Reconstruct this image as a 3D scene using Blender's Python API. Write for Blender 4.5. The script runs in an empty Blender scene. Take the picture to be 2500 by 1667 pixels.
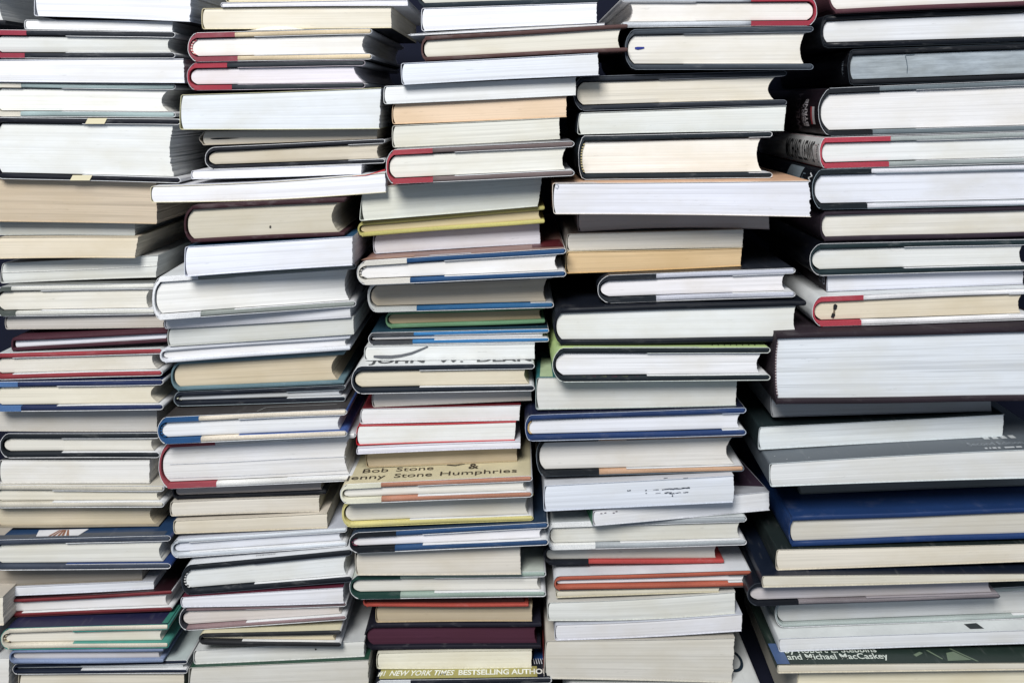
import bpy, bmesh, math, random
from mathutils import Vector, Matrix
rnd = random.Random(7)
sc = bpy.context.scene
COL = sc.collection
# ------------------------------------------------------------------ camera
F = 2200.0; CX = 1250.0; H = 250.0; DB = 0.80      # focal length in photo pixels, vanishing point, distance
cam = bpy.data.cameras.new('camera'); cam_o = bpy.data.objects.new('camera', cam); COL.objects.link(cam_o)
cam_o.location = (0, -DB, 0); cam_o.rotation_euler = (math.radians(90), 0, 0)
cam.sensor_width = 36; cam.lens = 36 * F / 2500; cam.shift_y = -(833.5 - H) / 2500
cam.clip_start = 0.02; cam.clip_end = 50
sc.camera = cam_o
# ------------------------------------------------------------------ light
w = bpy.data.worlds.new("World"); sc.world = w; w.use_nodes = True
bg = w.node_tree.nodes['Background']; bg.inputs[0].default_value = (0.68, 0.81, 1.0, 1); bg.inputs[1].default_value = 0.27
def area(name, loc, target, size, power, col):
    l = bpy.data.lights.new(name, 'AREA'); l.shape = 'RECTANGLE'; l.size = size[0]; l.size_y = size[1]
    l.energy = power; l.color = col
    o = bpy.data.objects.new(name, l); COL.objects.link(o); o.location = loc
    o.rotation_euler = (Vector(target) - Vector(loc)).to_track_quat('-Z', 'Y').to_euler()
    return o
area('ceiling_lamp', (-0.70, -2.2, 1.9), (0, 0, -0.2), (1.1, 1.2), 129, (1.0, 0.982, 0.945))
sc.view_settings.view_transform = 'Standard'; sc.view_settings.look = 'None'
sc.view_settings.exposure = 0.0; sc.view_settings.gamma = 1.0
sc.view_settings.use_curve_mapping = False
sc.render.engine = 'CYCLES'; sc.cycles.diffuse_bounces = 2; sc.cycles.max_bounces = 6
# ------------------------------------------------------------------ materials
def lin(c):
    return tuple(((v / 255) / 12.92 if v / 255 <= 0.04045 else ((v / 255 + 0.055) / 1.055) ** 2.4) for v in c) + (1,)
MC = {}
def soft(c, s, k):
    g = .3 * c[0] + .59 * c[1] + .11 * c[2]
    return tuple((g + (v - g) * s) * k for v in c[:3]) + (1,)
def mat_new(name):
    m = bpy.data.materials.new(name); m.use_nodes = True
    nt = m.node_tree; b = nt.nodes['Principled BSDF']
    return m, nt, b
def rgbmix(nt, a, bcol, fac_socket, blend='MIX'):
    n = nt.nodes.new('ShaderNodeMix'); n.data_type = 'RGBA'; n.blend_type = blend
    if isinstance(a, tuple): n.inputs[6].default_value = a
    else: nt.links.new(a, n.inputs[6])
    if isinstance(bcol, tuple): n.inputs[7].default_value = bcol
    else: nt.links.new(bcol, n.inputs[7])
    if isinstance(fac_socket, float): n.inputs[0].default_value = fac_socket
    else: nt.links.new(fac_socket, n.inputs[0])
    return n.outputs[2]
def ramp(nt, src, stops):
    r = nt.nodes.new('ShaderNodeValToRGB'); nt.links.new(src, r.inputs[0])
    e = r.color_ramp.elements
    e[0].position = stops[0][0]; e[0].color = (stops[0][1],) * 3 + (1,)
    e[1].position = stops[-1][0]; e[1].color = (stops[-1][1],) * 3 + (1,)
    for p, v in stops[1:-1]:
        x = e.new(p); x.color = (v,) * 3 + (1,)
    return r.outputs[0]
def noise(nt, vec, scale3, detail=3, off=None, rough=0.5):
    mp = nt.nodes.new('ShaderNodeMapping'); nt.links.new(vec, mp.inputs[0])
    mp.inputs['Scale'].default_value = scale3
    if off is not None: nt.links.new(off, mp.inputs['Location'])
    n = nt.nodes.new('ShaderNodeTexNoise'); n.inputs['Scale'].default_value = 1; n.inputs['Detail'].default_value = detail
    n.inputs['Roughness'].default_value = rough
    nt.links.new(mp.outputs[0], n.inputs['Vector'])
    return n.outputs[0]
def seed_vec(nt):
    oi = nt.nodes.new('ShaderNodeObjectInfo'); c = nt.nodes.new('ShaderNodeVectorMath'); c.operation = 'SCALE'
    c.inputs[0].default_value = (53.1, 91.7, 37.3); nt.links.new(oi.outputs['Random'], c.inputs['Scale'])
    return c.outputs[0]
def paper(c, lines=1.0, mottle=0.0):
    """page edges: fine streaks running along the sheets, signatures, faint soiling; UV in metres"""
    k = ('paper', c, lines, mottle)
    if k in MC: return MC[k]
    m, nt, b = mat_new('paper_edge'); base = soft(lin(c), .74, 1.0)
    uv = nt.nodes.new('ShaderNodeUVMap').outputs[0]; sv = seed_vec(nt)
    f1 = noise(nt, uv, (9, 1500, 1), 2, sv); f2 = noise(nt, uv, (5, 420, 1), 2, sv); f3 = noise(nt, uv, (14, 26, 1), 4, sv, 0.6)
    f4 = noise(nt, uv, (1.2, 170, 1), 1, sv)
    a = 0.065 * lines
    col = rgbmix(nt, base, ramp(nt, f2, [(0.36, 1 - a * 1.5), (0.47, 1.0), (0.62, 1.0), (0.7, 1 - a * .4)]), 1.0, 'MULTIPLY')
    col = rgbmix(nt, col, ramp(nt, f1, [(0.30, 1 - a * 1.3), (0.55, 1.0)]), 1.0, 'MULTIPLY')
    col = rgbmix(nt, col, ramp(nt, f4, [(0.30, 1 - a * 1.6), (0.345, 1.0)]), 1.0, 'MULTIPLY')
    warm = (base[0] * 0.86, base[1] * 0.83, base[2] * 0.76, 1)
    col = rgbmix(nt, col, warm, ramp(nt, f3, [(0.42, 0.0), (0.72, 0.85)]))
    f6 = noise(nt, uv, (60, 500, 1), 4, sv, 0.7)
    col = rgbmix(nt, col, ramp(nt, f6, [(0.655, 1.0), (0.72, 0.80)]), 1.0, 'MULTIPLY')
    if mottle:
        f5 = noise(nt, uv, (30, 160, 1), 5, sv, 0.7)
        col = rgbmix(nt, col, ramp(nt, f5, [(0.35, 1 - mottle), (0.65, 1.05)]), 1.0, 'MULTIPLY')
    nt.links.new(col, b.inputs['Base Color']); b.inputs['Roughness'].default_value = 0.85
    b.inputs['Specular IOR Level'].default_value = 0.15
    bp = nt.nodes.new('ShaderNodeBump'); bp.inputs['Strength'].default_value = 0.35; bp.inputs['Distance'].default_value = 0.00012
    ad = nt.nodes.new('ShaderNodeMath'); ad.operation = 'ADD'; nt.links.new(f1, ad.inputs[0]); nt.links.new(f2, ad.inputs[1])
    nt.links.new(ad.outputs[0], bp.inputs['Height']); nt.links.new(bp.outputs[0], b.inputs['Normal'])
    MC[k] = m; return m
def cloth(c, rough=0.75, wear=0.5):
    """book cloth or covered board with a fine weave and rubbed spots"""
    k = ('cloth', c, rough, wear)
    if k in MC: return MC[k]
    m, nt, b = mat_new('book_cloth'); base = soft(lin(c), .80, .90)
    tc = nt.nodes.new('ShaderNodeTexCoord').outputs['Object']; sv = seed_vec(nt)
    n1 = noise(nt, tc, (1800, 1800, 1800), 2, sv); n2 = noise(nt, tc, (45, 45, 160), 5, sv, 0.65); n3 = noise(nt, tc, (14, 14, 14), 2, sv)
    col = rgbmix(nt, base, ramp(nt, n1, [(0.3, 0.8), (0.7, 1.15)]), 1.0, 'MULTIPLY')
    col = rgbmix(nt, col, ramp(nt, n3, [(0.3, 0.82), (0.7, 1.15)]), 1.0, 'MULTIPLY')
    worn = tuple(min(1, v * 0.75 + 0.13) for v in base[:3]) + (1,)
    col = rgbmix(nt, col, worn, ramp(nt, n2, [(0.56, 0.0), (0.72, wear)]))
    nt.links.new(col, b.inputs['Base Color']); b.inputs['Roughness'].default_value = rough
    b.inputs['Specular IOR Level'].default_value = 0.3
    bp = nt.nodes.new('ShaderNodeBump'); bp.inputs['Strength'].default_value = 0.35; bp.inputs['Distance'].default_value = 0.0002
    nt.links.new(n1, bp.inputs['Height']); nt.links.new(bp.outputs[0], b.inputs['Normal'])
    MC[k] = m; return m
def gloss(c, rough=0.38, var=0.14):
    """printed, laminated cover paper with scuffs"""
    k = ('gloss', c, rough, var)
    if k in MC: return MC[k]
    m, nt, b = mat_new('cover_paper'); base = soft(lin(c), .80, .90)
    tc = nt.nodes.new('ShaderNodeTexCoord').outputs['Object']; sv = seed_vec(nt)
    n1 = noise(nt, tc, (24, 24, 60), 5, sv, 0.65); n2 = noise(nt, tc, (300, 40, 300), 3, sv)
    col = rgbmix(nt, base, ramp(nt, n1, [(0.3, 1 - var), (0.7, 1 + var * .5)]), 1.0, 'MULTIPLY')
    scuff = tuple(min(1, v * 0.8 + 0.07) for v in base[:3]) + (1,)
    col = rgbmix(nt, col, scuff, ramp(nt, n2, [(0.6, 0.0), (0.75, 0.5)]))
    nt.links.new(col, b.inputs['Base Color'])
    rr = nt.nodes.new('ShaderNodeMapRange'); nt.links.new(n1, rr.inputs[0])
    rr.inputs[3].default_value = rough - .1; rr.inputs[4].default_value = rough + .22
    nt.links.new(rr.outputs[0], b.inputs['Roughness']); b.inputs['Specular IOR Level'].default_value = 0.4
    MC[k] = m; return m
def flat(c, rough=0.7):
    k = ('flat', c, rough)
    if k in MC: return MC[k]
    m, nt, b = mat_new('ink'); base = lin(c)
    tc = nt.nodes.new('ShaderNodeTexCoord').outputs['Object']
    n = noise(nt, tc, (700, 700, 700), 3)
    col = rgbmix(nt, base, ramp(nt, n, [(0.3, 0.8), (0.7, 1.15)]), 1.0, 'MULTIPLY')
    nt.links.new(col, b.inputs['Base Color']); b.inputs['Roughness'].default_value = rough
    MC[k] = m; return m
def striped(c1, c2):
    k = ('striped', c1, c2)
    if k in MC: return MC[k]
    m, nt, b = mat_new('headband_thread')
    tc = nt.nodes.new('ShaderNodeTexCoord').outputs['Object']
    wv = nt.nodes.new('ShaderNodeTexWave'); wv.bands_direction = 'Z'; wv.inputs['Scale'].default_value = 130; wv.inputs['Distortion'].default_value = 0.6
    nt.links.new(tc, wv.inputs[0])
    nt.links.new(rgbmix(nt, lin(c1), lin(c2), ramp(nt, wv.outputs[1], [(0.45, 0.0), (0.55, 1.0)])), b.inputs['Base Color'])
    b.inputs['Roughness'].default_value = 0.8
    MC[k] = m; return m
EDGE = (226, 228, 232)
# ------------------------------------------------------------------ mesh helpers
def link_mesh(name, bm, mats, parent=None, mirror=None, smooth=False, loc=None):
    if mirror is not None:
        for v in bm.verts: v.co.x = mirror - v.co.x
    bmesh.ops.recalc_face_normals(bm, faces=bm.faces)
    if smooth:
        for f in bm.faces: f.smooth = True
    me = bpy.data.meshes.new(name); bm.to_mesh(me); bm.free()
    for m in (mats if isinstance(mats, (list, tuple)) else [mats]): me.materials.append(m)
    o = bpy.data.objects.new(name, me); COL.objects.link(o)
    if parent is not None: o.parent = parent
    if loc is not None: o.location = loc
    return o
def offset_path(pts, th):
    out = []
    n = len(pts)
    for i in range(n):
        a = pts[max(0, i - 1)]; b = pts[min(n - 1, i + 1)]
        dx, dz = b[0] - a[0], b[1] - a[1]; l = math.hypot(dx, dz) or 1e-9
        out.append((pts[i][0] - dz / l * th, pts[i][1] + dx / l * th))
    return out
def ribbon(outer, inner, y0, y1, ysegs=(0.0, 1.0), flap=0):
    """solid sheet between two polylines, swept from y0 to y1; outside faces material 0, edges and inside material 1"""
    bm = bmesh.new(); n = len(outer)
    ys = [y0 + (y1 - y0) * t for t in ysegs]
    O = [[bm.verts.new((p[0], y, p[1])) for p in outer] for y in ys]
    I = [[bm.verts.new((p[0], y, p[1])) for p in inner] for y in ys]
    def f(vs, mi):
        try: q = bm.faces.new(vs); q.material_index = mi
        except ValueError: pass
    for j in range(len(ys) - 1):
        for i in range(n - 1):
            f([O[j][i], O[j][i + 1], O[j + 1][i + 1], O[j + 1][i]], 2 if flap and (i < flap or i > n - 2 - flap) else 0)
            f([I[j][i], I[j + 1][i], I[j + 1][i + 1], I[j][i + 1]], 1)
        f([O[j][0], O[j + 1][0], I[j + 1][0], I[j][0]], 1)
        f([O[j][-1], I[j][-1], I[j + 1][-1], O[j + 1][-1]], 1)
    for j in (0, len(ys) - 1):
        for i in range(n - 1):
            f([O[j][i], I[j][i], I[j][i + 1], O[j][i + 1]], 1)
    return bm
# ------------------------------------------------------------------ one book
class Book: pass
BOOKS = []
def tbl(b, u): return b.zt0 + (b.zt1 - b.zt0) * u / b.W + b.bt * math.sin(math.pi * min(1, max(0, u / b.W)))
def bbl(b, u): return b.zb0 + (b.zb1 - b.zb0) * u / b.W + b.bb * math.sin(math.pi * min(1, max(0, u / b.W)))
def page_block(b, u0, u1, zlo, zhi, yf, yb, c_left, cav, slant, mat, par, ragged):
    th = zhi(b.W * .5) - zlo(b.W * .5)
    nv = int(max(5, min(44, th / 0.0011))); nu = 14
    bm = bmesh.new(); uvl = bm.loops.layers.uv.new('UVMap')
    jy = [rnd.uniform(-1, 1) * 0.00003 for _ in range(nv + 1)]
    g = 0
    jr = []
    for i in range(nv + 1):
        if i % rnd.choice((3, 4, 5)) == 0: g = rnd.uniform(-1, 1)
        jr.append((g * .6 + rnd.uniform(-1, 1) * .5) * ragged)
    rows = []
    for i in range(nv + 1):
        t = -1 + 2 * i / nv
        ul = u0 + c_left * abs(t) ** 2.6
        ur = u1 - cav * (1 - t * t) + slant * t + jr[i]
        row = []
        for j in range(nu + 1):
            q = j / nu
            u = ul + (ur - ul) * q
            z = zlo(u) + (zhi(u) - zlo(u)) * i / nv
            row.append(bm.verts.new((u, yf + jy[i] + 0.000015 * math.sin(5 * q + i) + (0.0004 * (abs(t) ** 6)), z)))
        rows.append(row)
    back = [(bm.verts.new((r[0].co.x, yb, r[0].co.z)), bm.verts.new((r[-1].co.x, yb, r[-1].co.z))) for r in rows]
    def face(vs, uvs):
        f = bm.faces.new(vs)
        for l, q in zip(f.loops, uvs): l[uvl].uv = q
    for i in range(nv):
        v0, v1 = th * i / nv, th * (i + 1) / nv
        for j in range(nu):
            a, c = rows[i][j], rows[i][j + 1]; d, e = rows[i + 1][j + 1], rows[i + 1][j]
            face([a, c, d, e], [(a.co.x, v0), (c.co.x, v0), (d.co.x, v1), (e.co.x, v1)])
        a, d = rows[i][-1], rows[i + 1][-1]
        face([a, back[i][1], back[i + 1][1], d], [(a.co.x, v0), (a.co.x + .2, v0), (a.co.x + .2, v1), (a.co.x, v1)])
        a, d = rows[i][0], rows[i + 1][0]
        face([a, back[i][0], back[i + 1][0], d], [(-.3, v0), (-.1, v0), (-.1, v1), (-.3, v1)])
        face([back[i][0], back[i][1], back[i + 1][1], back[i + 1][0]], [(0, v0), (.2, v0), (.2, v1), (0, v1)])
    for i, v in ((0, 0), (nv, th)):
        vs = rows[i] + [back[i][1], back[i][0]]
        face(vs, [(p.co.x, v) for p in vs])
    return link_mesh('page_block', bm, mat, par, b.mir)
def board(b, zc_out, sgn, u0, u1, tb, y0, y1, mat, par):
    """cover board lofted along its width; sgn +1 upper board, -1 lower"""
    st = [u0 + (u1 - 0.0012 - u0) * i / 12 for i in range(13)] + [u1 - 0.0004, u1]
    sh = [1.0] * 13 + [0.82, 0.42]
    ph = rnd.uniform(0, 6); am = 0.00022
    r = tb * 0.5; bm = bmesh.new(); rings = []
    for u, k in zip(st, sh):
        zo = zc_out(u) - sgn * tb * .5 - sgn * (am + am * math.sin(ph + 38 * u))
        ring = []
        for a in range(7):
            an = math.pi / 2 + math.pi * a / 6
            ring.append((y0 + r * .55 + r * .55 * math.cos(an) * (2 - k if k < 1 else 1) * (0.6 if k < .5 else 1), zo + r * k * math.copysign(abs(math.sin(an)) ** .62, math.sin(an))))
        ring += [(y1, zo - r * k), (y1, zo + r * k)]
        rings.append([bm.verts.new((u, y, z)) for y, z in ring])
    n = len(rings[0])
    for i in range(len(rings) - 1):
        for j in range(n):
            bm.faces.new([rings[i][j], rings[i][(j + 1) % n], rings[i + 1][(j + 1) % n], rings[i + 1][j]])
    bm.faces.new(rings[0]); bm.faces.new(rings[-1])
    for f in bm.faces:
        if len(f.verts) == 4: f.smooth = True
    return link_mesh('cover_board', bm, mat, par, b.mir)
def arc_u(b, t, c): return c * abs(t) ** b.p
def stamp(o, **kw):
    for k, v in kw.items(): o[k] = v
def build(b):
    root = bpy.data.objects.new('hardcover_book' if b.kind == 'hc' else 'paperback_book', None)
    root.empty_display_size = 0.02
    COL.objects.link(root); root.location = b.org; root.rotation_euler = (0, 0, -b.yaw)
    b.root = root
    stamp(root, label=b.label, category='book', group=b.group)
    W = b.W; b.mir = W if b.sp == 'R' else None
    if b.mir:   # build in a frame that has the spine at u = 0
        b.zt0, b.zt1 = b.zt1, b.zt0; b.zb0, b.zb1 = b.zb1, b.zb0
    T = lambda u: tbl(b, u)
    B = lambda u: bbl(b, u)
    o = b.o
    th = T(W / 2) - B(W / 2)
    pm = paper(b.page, o.get('lines', 1.0), o.get('mottle', 0.0))
    if b.kind == 'hc':
        jt = 0.00045 if b.jacket else 0.0
        g = 0.0001
        tb = min(b.tb, th * 0.24)
        ov = 0.0028
        L = b.L
        c = min(0.0065, th * 0.32) if 'c' not in o else o['c'] / 1000
        b.p = o.get('p', 2.4)
        left = jt + g
        uj = left + c
        px = lambda x: (x - b.xl) / (b.xr - b.xl) * W if not b.mir else (b.xr - x) / (b.xr - b.xl) * W
        qt, qb = (px(o['q'][0]), px(o['q'][1])) if 'q' in o else (uj, uj)
        ue = W - jt - g
        TO = lambda u: T(u) - jt - g
        BO = lambda u: B(u) + jt + g
        board(b, TO, 1, qt, ue, tb, 0, L, b.cmat, root)
        board(b, BO, -1, qb, ue, tb, 0, L, b.cmat, root)
        # spine with its two arms
        N = 16; lip = 0.00018
        outer = [(qt + .0001, TO(qt) + lip * .3)] if 'q' in o else []
        if 'q' in o:
            for k in range(1, 4): u = qt + (uj - qt) * k / 3; outer.append((u, TO(u) + lip * .3))
        else: outer.append((uj + .0006, TO(uj)))
        tin = tb + lip if 'q' in o else tb
        inner = [(p[0], p[1] - tin) for p in outer]
        st = 0.0013
        for k in range(1, N):
            t = 1 - 2 * k / N
            u = left + c * abs(t) ** b.p
            zc = (TO(u) + BO(u)) / 2; hh = (TO(u) - BO(u)) / 2
            groove = 0.0007 * math.exp(-((abs(t) - .9) / .07) ** 2)
            outer.append((u + groove * .5, zc + t * (hh - groove)))
            ui = left + st + (c * 0.95) * abs(t) ** b.p
            inner.append((ui, zc + t * (hh - tb * (0.35 + .65 * abs(t) ** 2))))
        m0 = len(outer)
        if 'q' in o:
            for k in range(0, 4): u = uj + (qb - uj) * k / 3; outer.append((u, BO(u) - lip * .3)); inner.append((u, BO(u) - lip * .3 + tin))
        else: outer.append((uj + .0006, BO(uj))); inner.append((uj + .0006, BO(uj) + tin))
        smat = b.smat if 'q' in o or 'A' in o else b.cmat
        link_mesh('spine', ribbon(outer, inner, 0.00012, L - .0002), [smat, smat], root, b.mir)
        # pages
        pr = o.get('pr', 0.0042 + rnd.uniform(-.0008, .0012))
        cav = o.get('cav', min(0.0045, th * 0.10)); 
        fl = 0.0011 if b.jacket else 0.0001
        us = left + st + o.get('hol', 0.0012)
        hi = lambda u: TO(u) - tb - fl; lo = lambda u: BO(u) + tb + fl
        if not o.get('nopage'):
            page_block(b, us, ue - pr, lo, hi, ov, L - ov, c * .8, cav, o.get('slant', rnd.uniform(-.0008, .0008)), pm, root, 0.00035 * o.get('rag', 1))
        if o.get('hb'):
            oo, ii = [], []
            for k in range(0, 15):
                t = -.9 + 1.8 * k / 14
                u = us - .0002 + c * .8 * abs(t) ** 2.6; zc = (hi(u) + lo(u)) / 2; hh = (hi(u) - lo(u)) / 2
                oo.append((u - .0009, zc + t * hh)); ii.append((u + .0006, zc + t * hh))
            link_mesh('headband', ribbon(oo, ii, ov - .0012, ov + .004), [striped(*o['hb'])] * 2, root, b.mir)
        if b.jacket:
            uf = px(o['fl']) if 'fl' in o else W * (0.42 + rnd.uniform(-.08, .05))
            uf = min(max(uf, uj + .01), W - .02)
            P = []; lift = [rnd.uniform(0, 1) for _ in range(8)]
            def wob(u, i): return (0.5 + .5 * math.sin(lift[i] * 6.3 + 55 * u)) * 0.00030 + (0.5 + .5 * math.sin(lift[i + 4] * 6.3 + 160 * u)) * 0.00012
            n = 14
            for k in range(n): u = uf + (ue - .001 - uf) * k / (n - 1); P.append((u, TO(u) - tb - .00045 - wob(u, 0) * .5))
            r = tb / 2 + jt / 2
            for k in range(1, 6): an = -math.pi / 2 + math.pi * k / 6; P.append((ue - .0012 + r * math.cos(an) * 1.15, TO(ue) - tb / 2 + r * math.sin(an)))
            n = 22
            for k in range(n): u = ue - .0012 + (uj + .002 - ue) * k / (n - 1); P.append((u, TO(u) + jt * .95 - wob(u, 1) * .2))
            for k in range(1, 20):
                t = 1 - 2 * k / 20
                u = left - jt + c * abs(t) ** b.p; uu = max(u, 0); zc = (T(uu) + B(uu)) / 2; hh = (T(uu) - B(uu)) / 2
                P.append((u - wob(t * .1, 2) * .8 + .0001, zc + t * hh))
            n = 22
            for k in range(n): u = uj + .002 + (ue - .0012 - uj - .002) * k / (n - 1); P.append((u, BO(u) - jt * .95 + wob(u, 3) * .2))
            for k in range(1, 6): an = -math.pi / 2 + math.pi * k / 6; P.append((ue - .0012 + r * math.cos(an) * 1.15, BO(ue) + tb / 2 + r * math.sin(an)))
            n = 14
            for k in range(n): u = ue - .001 + (uf - ue + .001) * k / (n - 1); P.append((u, BO(u) + tb + .00045 + wob(u, 0) * .5))
            inn = offset_path(P, jt * .8)
            b.jac = link_mesh('dust_jacket', ribbon(P, inn, 0.0004, L - .0006, flap=18), [b.jmat, flat(o.get('je', EDGE), .6), gloss(o.get('fc', (232, 234, 238)))], root, b.mir, smooth=False)
        b.yface = ov
    else:
        ct = min(0.00042, th * .1); L = b.L
        rr = min(0.0022, th * .18) if o.get('round', 1) else 0.0004
        sh = o.get('shear', rnd.uniform(-.06, .06))
        ue = W - 0.0002
        P = []
        n = 16
        zc0 = (T(0) + B(0)) / 2
        wl = rnd.uniform(0, 6)
        for k in range(n): u = ue + (rr - ue) * k / (n - 1); P.append((u, T(u)))
        for k in range(1, 5): an = math.pi / 2 + math.pi / 2 * k / 5; P.append((rr + rr * math.cos(an), T(rr) - rr + rr * math.sin(an)))
        for k in range(5): t = 1 - k / 2; h = (T(0) - B(0)) / 2 - rr; P.append((-(1 - t * t) * o.get('bul', .0004), zc0 + t * h))
        for k in range(1, 5): an = math.pi + math.pi / 2 * k / 5; P.append((rr + rr * math.cos(an), B(rr) + rr + rr * math.sin(an)))
        for k in range(n): u = rr + (ue - rr) * k / (n - 1); P.append((u, B(u)))
        inn = offset_path(P, ct)
        e = .0
        zmid = (T(W / 2) + B(W / 2)) / 2
        S = lambda pts: [(p[0] + sh * (p[1] - (B(min(max(p[0], 0), W)) + T(min(max(p[0], 0), W))) / 2), p[1]) for p in pts]
        cm = ribbon(S(P), S(inn), 0, L)
        b.jac = link_mesh('cover', cm, [b.cmat, flat(o.get('je', tuple(int(v * .93) for v in b.page) if not o.get('ce') else b.cov), .6)], root, b.mir)
        hi = lambda u: T(u) - ct - .00005; lo = lambda u: B(u) + ct + .00005
        pg = page_block(b, ct + .0003, ue - .0003, lo, hi, .0005, L - .0003, rr * .9, o.get('cav', 0), sh * th / 2 + o.get('slant', 0), pm, root, 0.00045 * o.get('rag', 1))
        b.yface = .0005
        if o.get('fold'):   # rolled back fold, the shade in its slit painted as a dark patch
            slit(b, root)
    return root
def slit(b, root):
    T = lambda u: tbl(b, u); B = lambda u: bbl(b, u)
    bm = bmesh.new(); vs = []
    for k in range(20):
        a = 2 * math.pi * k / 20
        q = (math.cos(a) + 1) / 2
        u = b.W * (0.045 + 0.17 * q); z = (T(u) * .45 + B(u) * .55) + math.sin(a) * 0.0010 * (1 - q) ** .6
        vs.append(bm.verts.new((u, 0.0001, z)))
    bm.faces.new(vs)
    link_mesh('fold_shade', bm, flat((12, 12, 20)), root)
# helpers that place marks on a finished book
def face_pt(b, x, y, dy=0.0003):
    """photo pixel on the page side of a book -> local coordinates"""
    yy = b.yface - dy
    D = b.D + yy
    X = (x - CX) * D / F; Z = (H - y) * D / F
    p = Vector((X, D - DB, Z)) - Vector(b.org)
    p.rotate(Matrix.Rotation(b.yaw, 3, 'Z'))
    return (p.x, yy, p.z)
def mark(b, pts, col, name='ink_mark', dy=0.0006):
    bm = bmesh.new(); bm.faces.new([bm.verts.new(face_pt(b, x, y, dy)) for x, y in pts])
    return link_mesh(name, bm, flat(col), b.root)
def stroke(b, pts, wd, col, name='ink_mark', dy=0.0006):
    bm = bmesh.new(); A = []
    n = len(pts)
    for i, (x, y) in enumerate(pts):
        a = pts[max(0, i - 1)]; c = pts[min(n - 1, i + 1)]; dx, dy_ = c[0] - a[0], c[1] - a[1]; l = math.hypot(dx, dy_) or 1
        ww = (wd[i] if isinstance(wd, (list, tuple)) else wd) / 2
        A.append((bm.verts.new(face_pt(b, x - dy_ / l * ww, y + dx / l * ww, dy)), bm.verts.new(face_pt(b, x + dy_ / l * ww, y - dx / l * ww, dy))))
    for i in range(n - 1): bm.faces.new([A[i][0], A[i + 1][0], A[i + 1][1], A[i][1]])
    return link_mesh(name, bm, flat(col), b.root)
def top_pt(b, x, depth, up=0.0002):
    """x in photo pixels along the front edge, depth in metres behind the front -> point on the upper cover"""
    u = (x - b.xl) / (b.xr - b.xl) * b.W
    uu = u if not b.mir else b.W - u
    return (u, depth, tbl(b, uu) + up)
def top_patch(b, pts, col, name='printed_picture', up=0.0002, n=6):
    """quad given as 4 (x, depth) corners, subdivided along x so that it follows the cover"""
    bm = bmesh.new(); (a, b1, c, d) = pts; R = []
    for i in range(n + 1):
        t = i / n
        R.append([bm.verts.new(top_pt(b, p[0] + (q[0] - p[0]) * t, p[1] + (q[1] - p[1]) * t, up)) for p, q in ((a, b1), (d, c))])
    for i in range(n): bm.faces.new([R[i][0], R[i + 1][0], R[i + 1][1], R[i][1]])
    return link_mesh(name, bm, col if not isinstance(col, tuple) else gloss(col), b.root)
def text_bm(s, size=1.0, bold=0.0, shear=0.0, space=1.0):
    cu = bpy.data.curves.new('t', 'FONT'); cu.body = s; cu.size = size; cu.offset = bold; cu.shear = shear; cu.space_character = space
    cu.resolution_u = 3
    ob = bpy.data.objects.new('t', cu); COL.objects.link(ob)
    dg = bpy.context.evaluated_depsgraph_get(); me = bpy.data.meshes.new_from_object(ob.evaluated_get(dg))
    bm = bmesh.new(); bm.from_mesh(me)
    bpy.data.objects.remove(ob); bpy.data.meshes.remove(me); bpy.data.curves.remove(cu)
    xs = [v.co.x for v in bm.verts]; ys = [v.co.y for v in bm.verts]
    x0, x1, y0, y1 = min(xs), max(xs), 0.0, size * .7
    for v in bm.verts: v.co.x = (v.co.x - x0) / (x1 - x0); v.co.y = (v.co.y - y0) / (y1 - y0)
    return bm
def top_text(b, s, x0, x1, d0, d1, col, bold=0.0, shear=0.0, space=1.0, up=0.0003):
    """lettering on the upper cover: from pixel x0 to x1, feet at depth d0, heads at depth d1"""
    bm = text_bm(s, 1.0, bold, shear, space)
    for v in bm.verts:
        p = top_pt(b, x0 + (x1 - x0) * v.co.x, d0 + (d1 - d0) * v.co.y, up); v.co = p
    return link_mesh('lettering', bm, flat(col, .5), b.root)
def cutgrid(bm, axis, n=10):
    for i in range(1, n):
        co = [0, 0, 0]; no = [0, 0, 0]; co[axis] = i / n; no[axis] = 1
        bmesh.ops.bisect_plane(bm, geom=bm.verts[:] + bm.edges[:] + bm.faces[:], plane_co=co, plane_no=no)
def spine_text(b, s, y0, y1, t0, t1, col, bold=0.0, across=False, up=0.0004):
    """lettering on a left-hand spine. y0->y1 depth range of the text run, t0->t1 height range as a fraction of thickness"""
    bm = text_bm(s, 1.0, bold)
    cutgrid(bm, 0 if across else 1)
    for v in bm.verts:
        a, h = v.co.x, v.co.y
        if across: yy = y0 + (y1 - y0) * h; t = t0 + (t1 - t0) * a
        else: yy = y0 + (y1 - y0) * a; t = t0 + (t1 - t0) * h
        z = b.zb0 + (b.zt0 - b.zb0) * t
        th = b.zt0 - b.zb0
        cc = min(0.0065, th * 0.32) if b.kind == 'hc' else 0.0
        u = cc * abs(2 * t - 1) ** 2.4 - up - (0.0004 if b.kind != 'hc' else 0)
        v.co = (u, yy, z)
    return link_mesh('lettering', bm, flat(col, .5), b.root)
def spine_patch(b, y0, y1, t0, t1, col, name='spine_label', up=0.0003):
    bm = bmesh.new(); R = []
    th = b.zt0 - b.zb0; cc = min(0.0065, th * 0.32) if b.kind == 'hc' else 0.0
    for i in range(9):
        t = t0 + (t1 - t0) * i / 8; z = b.zb0 + th * t; u = cc * abs(2 * t - 1) ** 2.4 - up
        R.append([bm.verts.new((u, y0, z)), bm.verts.new((u, y1, z))])
    for i in range(8): bm.faces.new([R[i][0], R[i][1], R[i + 1][1], R[i + 1][0]])
    return link_mesh(name, bm, gloss(col), b.root)
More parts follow.
